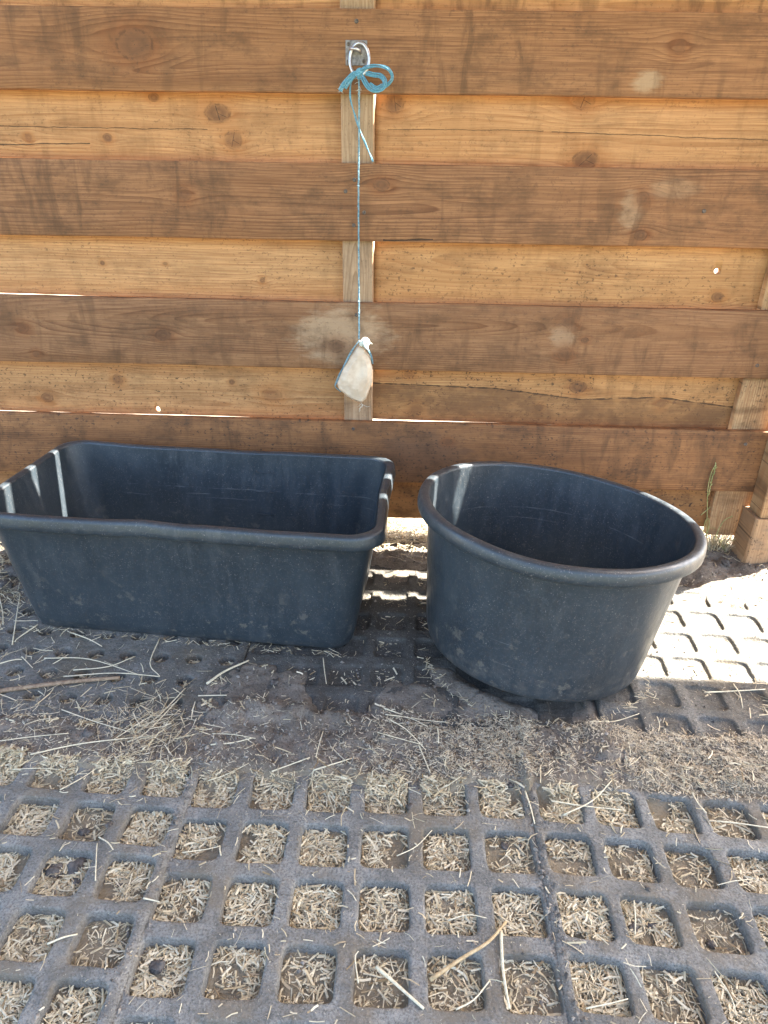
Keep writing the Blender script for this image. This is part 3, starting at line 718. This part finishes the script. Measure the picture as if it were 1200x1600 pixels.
L3 = PX([(578, 130, -.036), (588, 136, -.038), (597, 132, -.038)])
strand(m_, L3, .002, 3, 45, .0016, 2)
m_.build('bow_loop', M_BLUE, tw, off=off)
m_ = MB()
L4 = PX([(561, 113), (551, 117), (542, 126), (535, 135), (531, 142)])
strand(m_, L4, .0036, 7, 16, .0015, 3)
strand(m_, PX([(560, 115), (552, 121), (545, 130), (539, 138)]), .002, 3, 22, .0018, 1)
strand(m_, PX([(558, 116), (549, 128, -.02), (547, 150, -.012), (552, 172, -.006), (561, 200, -.004), (572, 227, -.004), (583, 253, -.004)]), .0013, 2, 60, .0012, 3)
m_.build('loose_end', M_BLUE, tw, off=off)
for q_ in ((L4[1:], 40, .012, 5), (PX([(560, 117), (562, 150)]), 16, .016, 8)):
    m_ = MB(); hairs(m_, *q_); m_.build('frayed_fibre', M_FRAY, tw, off=off)
m_ = MB()
for k, (a, b) in enumerate([(.0075, .0), (.0065, .006), (.006, -.006)]):
    pts = [kp+Vector((a*math.cos(t*2*math.pi/16), -a*.7*math.sin(t*2*math.pi/16)-.002, b*math.cos(t*2*math.pi/16+k))) for t in range(17)]
    m_.tube(pts, .0033, 8, False)
m_.tube([kp+Vector((0, -.002, .006)), kp+Vector((0, -.002, -.014))], [.006, .0045], 10)
m_.build('knot', M_BLUE, tw, off=off)
m_ = MB()
mc = PX([(561, 114), (561, 200, -.022), (560, 300, -.018), (560.5, 420, -.018), (561, 500, -.02), (561, 530, -.024)])
strand(m_, mc, .0013, 3, 55, .0012, 0); hairs(m_, PX([(561, 230), (560.5, 300), (560.5, 340)]), 34, .0055, 9, .0005); hairs(m_, PX([(561, 470), (561, 505)]), 22, .006, 10, .0005)
m_.build('hanging_cord', M_CORD, tw, off=off)

# salt lick on the end of the cord
YB = -.022
outl = [(560, 537), (548, 554), (534, 577), (525, 601), (529, 611), (549, 625), (565, 632), (573, 625), (583, 598), (583, 572), (579, 556), (568, 541)]
cc = px(557, 585, YB)
bm = bmesh.new()
for (a, b) in outl:
    p = px(a, b, YB-.026); q = px(a, b, YB+.018); c0 = px(557, 585, YB-.026)
    p = c0+(p-c0)*.93; bm.verts.new(p-cc); bm.verts.new(q+(c0-q)*.04-cc)
    c1 = px(561, 582, YB-.034)
    bm.verts.new(c1+(px(a, b, YB-.034)-c1)*.60-cc)
bmesh.ops.convex_hull(bm, input=bm.verts[:])
for v in [v for v in bm.verts if not v.link_faces]: bm.verts.remove(v)
bmesh.ops.recalc_face_normals(bm, faces=bm.faces[:])
bmesh.ops.triangulate(bm, faces=bm.faces[:])
for _ in range(3):
    bmesh.ops.subdivide_edges(bm, edges=bm.edges[:], cuts=1, use_grid_fill=True)
    bmesh.ops.triangulate(bm, faces=bm.faces[:])
    if _ == 2: bmesh.ops.smooth_vert(bm, verts=bm.verts[:], factor=.5, use_axis_x=True, use_axis_y=True, use_axis_z=True)
for v in bm.verts:
    d = mnoise.noise(v.co*45)*.0016+mnoise.noise(v.co*160)*.0012-abs(mnoise.noise(v.co*80))*.0012; v.co += v.normal*d
me = bpy.data.meshes.new('salt_lick'); bm.to_mesh(me); bm.free(); me.polygons.foreach_set('use_smooth', [True]*len(me.polygons))
lick = empty('salt_lick', cc, 'pale worn salt lick block hanging on the end of the twine', 'salt lick')
link('block', me, M_BLOCK, lick)
m_ = MB(); rd = random.Random(3)
kc = px(571, 537, YB-.03)
for k in range(7):
    ax = Vector((rd.uniform(-1, 1), rd.uniform(-1, 1), rd.uniform(-1, 1))).normalized(); b = ax.orthogonal().normalized(); c_ = ax.cross(b)
    rr_ = rd.uniform(.006, .011); o_ = kc+Vector((rd.uniform(-.010, .008), rd.uniform(-.004, .004), rd.uniform(-.005, .008)))
    m_.tube([o_+(b*math.cos(t*.5)+c_*math.sin(t*.5))*rr_ for t in range(14)], .0033, 7, False)
hairs(m_, [kc+Vector((-.012, 0, .004)), kc, kc+Vector((.012, 0, .004))], 60, .012, 4, .0006)
m_.build('frayed_knot', M_FRAY, lick, off=cc)
m_ = MB()
strand(m_, PX([(562, 532, YB-.024), (552, 545, YB-.028), (538, 570, YB-.024), (526, 596, YB-.016), (524, 604, YB), (533, 612, YB+.012)]), .0015, 2, 40, .0014, 1)
strand(m_, PX([(566, 538, YB-.03), (574, 545, YB-.034), (580, 556, YB-.026), (582, 568, YB-.012)]), .0016, 2, 40, .0015, 1)
m_.build('loop', M_CORD, lick, off=cc)
m_ = MB(); hairs(m_, PX([(565, 631, YB-.02), (568, 633, YB-.02)]), 6, .03, 12, .0004); m_.build('hanging_fibre', M_FRAY, lick, off=cc)

# ------------------------------------------------------------------ straw
def in_tubs(x, y):
    dx, dy = x+.53, y+.341; c, s = math.cos(.074), math.sin(.074); a = c*dx-s*dy; b = s*dx+c*dy
    r1 = (np.abs(a) < .43) & (np.abs(b) < .195); r2 = np.hypot(x-.345, y+.51) < .27
    return r1 | r2
def prisms(name, C, ang, pit, L, wd, mat, kind='stuff', label=None, cat=None, bend=0.):
    """many straws at once: C (n,3) centres"""
    n = len(C); d = np.stack([np.cos(ang)*np.cos(pit), np.sin(ang)*np.cos(pit), np.sin(pit)], 1)
    s = np.stack([-np.sin(ang), np.cos(ang), np.zeros(n)], 1); u = np.cross(d, s)
    roll = RNG.normal(0, .6, n)[:, None]+np.pi*(RNG.random((n, 1)) > .5)
    A = s*np.cos(roll)+u*np.sin(roll); B = -s*np.sin(roll)+u*np.cos(roll)
    w = wd[:, None]; e = d*(L/2)[:, None]; V = np.zeros((n, 9, 3))
    mid = (s*RNG.normal(0, .06, (n, 1))+u*RNG.normal(0, .04, (n, 1)))*L[:, None]
    for q, cpt in enumerate((C-e, C+mid, C+e)):
        for k, (p_, r_) in enumerate(((1, 0), (-.5, .55), (-.5, -.55))):
            V[:, q*3+k] = cpt+A*w*r_*.9+B*w*p_*.22
    F = []
    for q in (0, 3):
        for k in range(3): F.append((q+k, q+(k+1) % 3, q+3+(k+1) % 3, q+3+k))
    F = np.array(F); FF = (np.arange(n)[:, None, None]*9+F[None]).reshape(-1, 4)
    me = mesh(name, V.reshape(-1, 3).tolist(), FF.tolist(), False)
    o = link(name, me, mat); tag(o, label, cat, kind=kind); return o
C_, A_, P_, L_, W_, = [], [], [], [], []
def emit(x, y, z, L0, L1, w0=.0011, w1=.0028, pitch=.18, lift=0.003):
    n = len(x); C_.append(np.stack([x, y, z+RNG.uniform(0, lift, n)], 1)); A_.append(RNG.uniform(0, 2*np.pi, n)); P_.append(RNG.normal(0, pitch, n))
    L_.append(L0+(L1-L0)*RNG.beta(1.1, 3.4, n)); W_.append(RNG.uniform(w0, w1, n))
# in the open square holes and round holes
for mt in MATS:
    o, u, v, (i0, i1), (j0, j1), typ, hs, lift, _ = mt
    for i in range(i0, i1+1):
        for j in range(j0, j1+1):
            cx, cy = o[0]+u[0]*i+v[0]*j, o[1]+u[1]*i+v[1]*j
            if abs(cx) > 1.3 or cy < -1.62: continue
            if typ == 'open': k = int(RNG.integers(420, 780)); h = hs-.003
            elif typ == 'round': k = int(RNG.integers(14, 50)); h = hs*.75
            else: k = int(RNG.integers(4, 22)); h = hs-.006
            up = 0.
            if typ == 'open':
                q_ = RNG.random()
                if q_ < .18: k //= 3
                elif q_ > .86: k = int(k*1.4); up = .006
            x = cx+RNG.uniform(-h, h, k); y = cy+RNG.uniform(-h, h, k)
            if typ == 'open':
                q_ = int(RNG.integers(4, 26)); sx_ = cx+RNG.normal(0, .034, q_); sy_ = cy+RNG.normal(0, .034, q_); sz_, _, _ = top_h(sx_, sy_)
                emit(sx_, sy_, sz_+.001, .005, .040, .0008, .0030, .05, .002)
            # bare patches where the dirt shows
            keep = fbm(x*22, y*22, 41) > (.33 if typ == 'open' else .30); x, y = x[keep], y[keep]
            zz = up*RNG.random(len(x))+np.maximum(ground_h(x, y)+.0012, -.009 if typ == 'recess' else -.03); h_ = len(x)*2//3
            emit(x[:h_], y[:h_], zz[:h_], .003, .016, .0007, .0024, .15, .003 if typ == 'open' else .001)
            emit(x[h_:], y[h_:], zz[h_:]+.001, .010, .044, .0011, .0040, .13, .0045 if typ == 'open' else .002)
straw_sets = []
def flush(name, mat, label, cat=None):
    global C_, A_, P_, L_, W_
    C = np.concatenate(C_); A = np.concatenate(A_); P = np.concatenate(P_); L = np.concatenate(L_); w = np.concatenate(W_)
    k = ~in_tubs(C[:, 0], C[:, 1]); prisms(name, C[k], A[k], P[k], L[k], w[k], mat, label=label, cat=cat); C_, A_, P_, L_, W_ = [], [], [], [], []
flush('chopped_straw', M_STRAW, 'short pale chopped straw filling the square holes of the rubber mats', 'straw')
# chaff over the ridge: thick to the right, thin to the left
n = 90000; x = RNG.uniform(-1.0, 1.15, n); y = RNG.uniform(-1.03, -.72, n)
dens = np.where(x > -.05, np.clip((x+.2)*2.2, 0, 1), .10)*(1-sm(.65, 1.35, np.abs(y+.885-.01*np.sin(x*7))/.085))
dens = dens*np.clip(fbm(x*9, y*9, 61)*3.2-.75, 0, 1.3); k = RNG.random(n) < dens*.9; x, y = x[k], y[k]; z, _, _ = top_h(x, y)
emit(x, y, z+.001, .004, .024, .0007, .0020, .2, .004)
# sparse specks all over the mats
n = 9000; x = RNG.uniform(-1.35, 1.25, n); y = RNG.uniform(-1.5, -.1, n); k = fbm(x*5, y*5, 71) > RNG.uniform(.25, .75, n); x, y = x[k], y[k]; z, _, _ = top_h(x, y)
emit(x, y, z+.0008, .002, .010, .0006, .0013, .05, .001)
flush('chaff', M_CHAFF, 'fine beige chaff strewn over the trodden ridge and mats', 'chaff')
# heaps along the foot of the wall
def heap(cx, cy, sx, sy, k, L0=.02, L1=.09, h=.02):
    x = RNG.normal(cx, sx, k); y = RNG.normal(cy, sy, k); z, _, _ = top_h(x, y)
    emit(x, y, z+RNG.random(k)*h*np.exp(-((x-cx)/sx)**2*.5-((y-cy)/sy)**2*.5), L0, L1, .0008, .0024, .14, .004)
heap(.0, .12, .16, .07, 1500, h=.05); heap(-.03, .03, .09, .05, 500, h=.03); heap(-1.22, -.30, .10, .14, 900); heap(-1.15, -.45, .12, .08, 260); heap(1.0, .09, .07, .07, 380, .02, .07)
heap(-.52, -.875, .05, .05, 150, .03, .10, .012); heap(-.58, -.80, .05, .04, 90, .02, .09, .01); heap(-.76, -.80, .16, .09, 130, .02, .09, .006)
heap(-1.05, -.62, .12, .1, 80, .02, .07, .004); heap(-.1, -.99, .12, .05, 90, .02, .07); heap(.55, -.93, .25, .03, 160, .01, .07); heap(.92, -.72, .06, .06, 130, .02, .07)
for k_ in range(260):      # hay and dust caught against the feet of the tubs
    if k_ % 2: a_ = random.uniform(3.4, 6.1); hx, hy = .345+.285*math.cos(a_), -.51+.285*math.sin(a_)
    else: t_ = random.uniform(-.42, .42); hx, hy = -.53+t_*.997-.2*.074, -.341-t_*.074-.2
    emit(np.array([hx]), np.array([hy+random.uniform(-.02, 0)]), np.array([.002]), .008, .05, .0008, .0018, .1, .006)
x = RNG.uniform(-1.3, 1.2, 420); y = RNG.uniform(-1.5, -.55, 420); z, _, _ = top_h(x, y); emit(x, y, z+.001, .012, .05, .0009, .0022, .06, .002)
flush('loose_straw', M_STRAW, 'tangled loose straw heaped along the foot of the wall and strewn over the mats', 'straw')

# crumbs of dry soil over the ridge, seams and rear mats
def crumbs(n, f):
    x = RNG.uniform(-1.35, 1.25, n); y = RNG.uniform(-1.5, .1, n); k = (RNG.random(n) < f(x, y)) & ~in_tubs(x, y); x, y = x[k], y[k]; return x, y
def seamd(x, y):
    d = np.zeros(x.shape)
    d = np.maximum(d, np.exp(-((x+.400-.016*(y+1.2))/.016)**2)*(y < -.9)); d = np.maximum(d, np.exp(-((x-.266)/.014)**2)*(y < -.9))
    return d*fbm(x*12, y*12, 91)*3.5
x, y = crumbs(90000, lambda x, y: np.clip((1-sm(.5, 1.5, np.abs(y+.875)/.085))*.42*(.4+fbm(x*8, y*8, 77))+seamd(x, y)+.10*(y > -.8)*fbm(x*6, y*6, 55)+.05*sm(.45, .6, fbm(x*9, y*9, 79))+.25*sm(-.2, -.05, y), 0, 1))
z, _, _ = top_h(x, y); n = len(x); r = .0008+.0062*RNG.beta(1.0, 4.6, n)
OCT = np.array([(1, 0, 0), (0, 1, 0), (-1, 0, 0), (0, -1, 0), (0, 0, 1), (0, 0, -1)], float); OF = np.array([(0, 1, 4), (1, 2, 4), (2, 3, 4), (3, 0, 4), (1, 0, 5), (2, 1, 5), (3, 2, 5), (0, 3, 5)])
V = OCT[None]*RNG.uniform(.6, 1.3, (n, 6, 1))+RNG.normal(0, .2, (n, 6, 3)); V = V*r[:, None, None]+np.stack([x, y, z+r*.3], 1)[:, None, :]
tag(link('soil_crumbs', mesh('soil_crumbs', V.reshape(-1, 3).tolist(), (np.arange(n)[:, None, None]*6+OF[None]).reshape(-1, 3).tolist(), False), M_CRUMB), 'dark crumbs of dry soil scattered over the mats and the trodden ridge', kind='stuff')

# single long stalks one can pick out
def stalk(P, r, name, mat, label, cat, group=None):
    P = [Vector(p) for p in P]; Q = []
    for i in range(len(P)):
        z, _, _ = top_h(np.array([P[i].x]), np.array([P[i].y])); Q.append(Vector((P[i].x, P[i].y, max(float(z[0]), .0)+P[i].z)))
    b = Q[0].copy(); m_ = MB(); S_ = spline(Q, 5); rs = [r*(1-.35*i/len(S_)) for i in range(len(S_))]; m_.tube(S_, rs, 6)
    o = m_.build(name, mat, None, off=b); o.location = b; return tag(o, label, cat, group)
def G(l, zs=None):
    out = []
    for i, (a, b) in enumerate(l):
        p = pg(a, b, 0); out.append((p.x, p.y, (zs[i] if zs else .003)))
    return out
stalk(G([(-60, 1092), (0, 1083), (90, 1072), (150, 1066), (188, 1062)], [.006]*5), .0062, 'twig', M_TWIG, 'thick brown twig lying across the round-holed mat at the left edge', 'twig')
stalk(G([(672, 1533), (720, 1503), (762, 1478), (790, 1443)], [.003, .008, .010, .004]), .0034, 'straw_stalk', M_TAN, 'thick tan bent stalk across a rib of the front centre mat', 'straw stalk')
stalk(G([(782, 1458), (786, 1520), (796, 1578)], [.006, .003, .003]), .0026, 'straw_stalk', M_STRAW, 'straight pale stalk lying lengthways beside the thick bent stalk at the front', 'straw stalk')
stalk(G([(588, 1512), (625, 1545), (662, 1578)]), .0030, 'straw_stalk', M_STRAW, 'pale stalk slanting down to the right at the front edge, left of the bent stalk', 'straw stalk')
stalk(G([(640, 1076), (660, 1058), (690, 1036)][::1] and [(324, 1075), (352, 1055), (389, 1035)], [.008, .010, .006]), .0030, 'straw_stalk', M_STRAW, 'tan stalk lying alone in front of the middle of the rectangular tub', 'straw stalk')
glab = 'long pale straw stalk lying loose on the floor in front of the tubs'; ggrp = 'long loose straw stalks on the floor'
segs = [((70, 1032), (140, 1034), (220, 1058)), ((110, 990), (140, 1003), (160, 1013)), ((97, 1112), (150, 1132), (205, 1150)), ((50, 1187), (130, 1170), (240, 1155)), ((0, 1167), (50, 1160), (110, 1155)),
        ((20, 1205), (60, 1203), (95, 1206)), ((95, 1240), (140, 1210), (180, 1182)), ((60, 980), (30, 1000), (24, 1006)), ((0, 1040), (20, 1035), (35, 1034)), ((35, 1030), (45, 1040), (52, 1047)),
        ((100, 1060), (180, 1055), (250, 1061)), ((115, 1050), (170, 1045), (210, 1030)), ((332, 1150), (365, 1155), (400, 1162)), ((330, 1170), (365, 1167), (395, 1161)), ((505, 1148), (497, 1180), (488, 1215)),
        ((516, 1172), (535, 1190), (548, 1202)), ((490, 1210), (520, 1203), (550, 1192)), ((310, 1090), (335, 1090), (355, 1092)), ((425, 1210), (455, 1200), (485, 1194)), ((325, 1222), (355, 1212), (390, 1200)),
        ((602, 1128), (640, 1130), (668, 1145)), ((600, 1120), (650, 1127), (702, 1131)), ((606, 1137), (635, 1155), (665, 1178)), ((590, 1155), (605, 1162), (660, 1172)), ((654, 1172), (662, 1190), (672, 1215)),
        ((680, 1140), (683, 1150), (685, 1170)), ((505, 1030), (507, 1050), (510, 1070)), ((920, 1140), (960, 1130), (998, 1118)), ((1026, 1122), (1030, 1135), (1028, 1146)), ((1145, 1072), (1155, 1088), (1160, 1108)),
        ((1100, 1085), (1140, 1083), (1195, 1080)), ((880, 1275), (925, 1255), (955, 1225)), ((860, 1255), (910, 1262), (975, 1268)), ((1080, 1242), (1090, 1260), (1103, 1275)), ((820, 1240), (828, 1262), (835, 1290)),
        ((1120, 1285), (1155, 1290), (1200, 1297)), ((1120, 1385), (1145, 1382), (1175, 1376)), ((990, 1410), (992, 1435), (992, 1462)), ((1115, 1520), (1140, 1560), (1150, 1590)), ((915, 1578), (950, 1572), (980, 1565)),
        ((150, 1380), (152, 1340), (153, 1322)), ((155, 1310), (170, 1322), (178, 1333)), ((75, 1478), (100, 1470), (122, 1462)), ((225, 1408), (240, 1410), (250, 1413)), ((285, 1335), (320, 1330), (345, 1325)),
        ((560, 1540), (555, 1500), (560, 1490)), ((620, 1340), (650, 1325), (675, 1300)), ((700, 1440), (730, 1433), (760, 1437)), ((712, 1580), (740, 1565), (765, 1535)), ((0, 935), (5, 960), (6, 980)),
        ((610, 818), (640, 830), (665, 845)), ((620, 850), (650, 842), (670, 850)), ((180, 1160), (215, 1140), (250, 1115)), ((200, 1165), (230, 1150), (285, 1090)), ((215, 1150), (250, 1120), (290, 1080)),
        ((20, 1010), (28, 960), (32, 930)), ((225, 1180), (240, 1160), (250, 1150)), ((250, 1000), (235, 1040), (250, 1060))]
for k, s_ in enumerate(segs):
    zz = [.003+random.uniform(0, .004) for _ in s_]
    stalk(G(s_, zz), random.uniform(.0009, .0018), 'straw_stalk', M_STRAW, glab, 'straw stalk', ggrp)

# clods of dry muck
def clod(x, y, r, seed, label, group):
    bm = bmesh.new(); bmesh.ops.create_icosphere(bm, subdivisions=3, radius=r)
    for v in bm.verts:
        q = v.co/r; d = 1+.5*mnoise.noise(q*1.3+Vector((seed, 0, 0)))+.35*mnoise.noise(q*3.1+Vector((seed, 5, 0)))+.15*mnoise.noise(q*8); v.co = Vector((q.x*d*1.25, q.y*d, q.z*d*.6))*r
    me = bpy.data.meshes.new('dirt_clod'); bm.to_mesh(me); bm.free(); o = link('dirt_clod', me, M_CLOD)
    z, _, _ = top_h(np.array([x]), np.array([y])); o.location = (x, y, float(z[0])+r*.15); o.rotation_euler = (0, 0, seed)
    me.polygons.foreach_set('use_smooth', [True]*len(me.polygons)); tag(o, label, 'clod', group)
for k, (a, b, r) in enumerate([(85, 1357, 17), (120, 1352, 20), (130, 1296, 12), (118, 1375, 12), (248, 1505, 17), (185, 1378, 8), (38, 1182, 14), (140, 1155, 14), (200, 1140, 12), (25, 905, 22), (10, 925, 16), (225, 1152, 9), (1165, 1372, 10),
      (798, 1230, 8), (990, 1445, 12), (1020, 1442, 9), (1112, 1470, 9), (815, 1318, 8), (790, 1318, 9), (640, 1265, 8), (1010, 1395, 6), (430, 1072, 10), (1085, 870, 14), (1130, 890, 10), (1060, 905, 10), (172, 1296, 8), (60, 1390, 7)]):
    p = pg(a, b, -.008); dep = (p-CP).dot(AF)
    clod(p.x, p.y, r*.62*dep/FPX, k*1.7, 'small dark lump of dry muck lying on the rubber mats', 'lumps of dry muck')

# ------------------------------------------------------------------ grass by the post
def tuft(cx, cy, n, hmin, hmax, mat, spread, seed, nm, label, lean=(0, 0)):
    rd = random.Random(seed); zb = float(ground_h(np.array([cx]), np.array([cy]))[0]); e = empty(nm, (cx, cy, zb), label, 'grass'); m_ = MB()
    for _ in range(n):
        a = rd.uniform(0, 6.28); r0 = rd.uniform(0, spread); h = rd.uniform(hmin, hmax); b = Vector((math.cos(a)*r0, math.sin(a)*r0*.6, -.004)); o_ = Vector((math.cos(a)+lean[0], math.sin(a)*.7+lean[1], 0))*h*rd.uniform(.3, 1.1)
        P = spline([b, b+o_*.3+Vector((0, 0, h*.6)), b+o_*.8+Vector((0, 0, h*rd.uniform(.5, 1)))], 4); s_ = Vector((-math.sin(a), math.cos(a), 0)); w = rd.uniform(.0009, .0018)
        m_.tube(P, [w*(1-i/len(P)*.9) for i in range(len(P))], 4)
    m_.build('blades', mat, e); return e, m_
g1 = px(1118, 850, .02)
e, _ = tuft(1.0, .02, 90, .03, .09, M_STRAW, .05, 3, 'dry_grass_tuft', 'dry yellowish grass tuft at the foot of the wall beside the post')
e2, _ = tuft(1.03, .03, 26, .03, .11, M_GRASS, .04, 4, 'green_grass_tuft', 'green grass blades growing between the round tub and the post', (.2, -.3))
m_ = MB(); base = e2.location
def loc(l, Y): return [px(a, b, Y)-base for a, b in l]
m_.tube(spline(loc([(1104, 838), (1105, 800), (1106, 765), (1111, 740), (1118, 726)], .0-.012), 6), .0012, 5)
rd = random.Random(2)
for k in range(26):
    t = k/25; p = Vector(px(1106+12*t, 775-48*t, -.012))-base
    d = Vector((rd.uniform(-1, 1)*.006, rd.uniform(-1, 1)*.004, .009)); m_.tube([p, p+d*.5, p+d], [.0007, .0018, .0004], 5)
m_.build('seed_stalk', M_GRASS, e2)
m_ = MB()
for l in ([(1098, 842), (1102, 815), (1108, 812), (1106, 830), (1100, 840)], [(1118, 838), (1130, 815), (1145, 806)], [(1122, 842), (1138, 868), (1152, 880)], [(1095, 805), (1110, 792)]):
    m_.tube(spline(loc(l, -.01), 6), .0013, 5)
m_.build('stem', M_GRASS, e2)
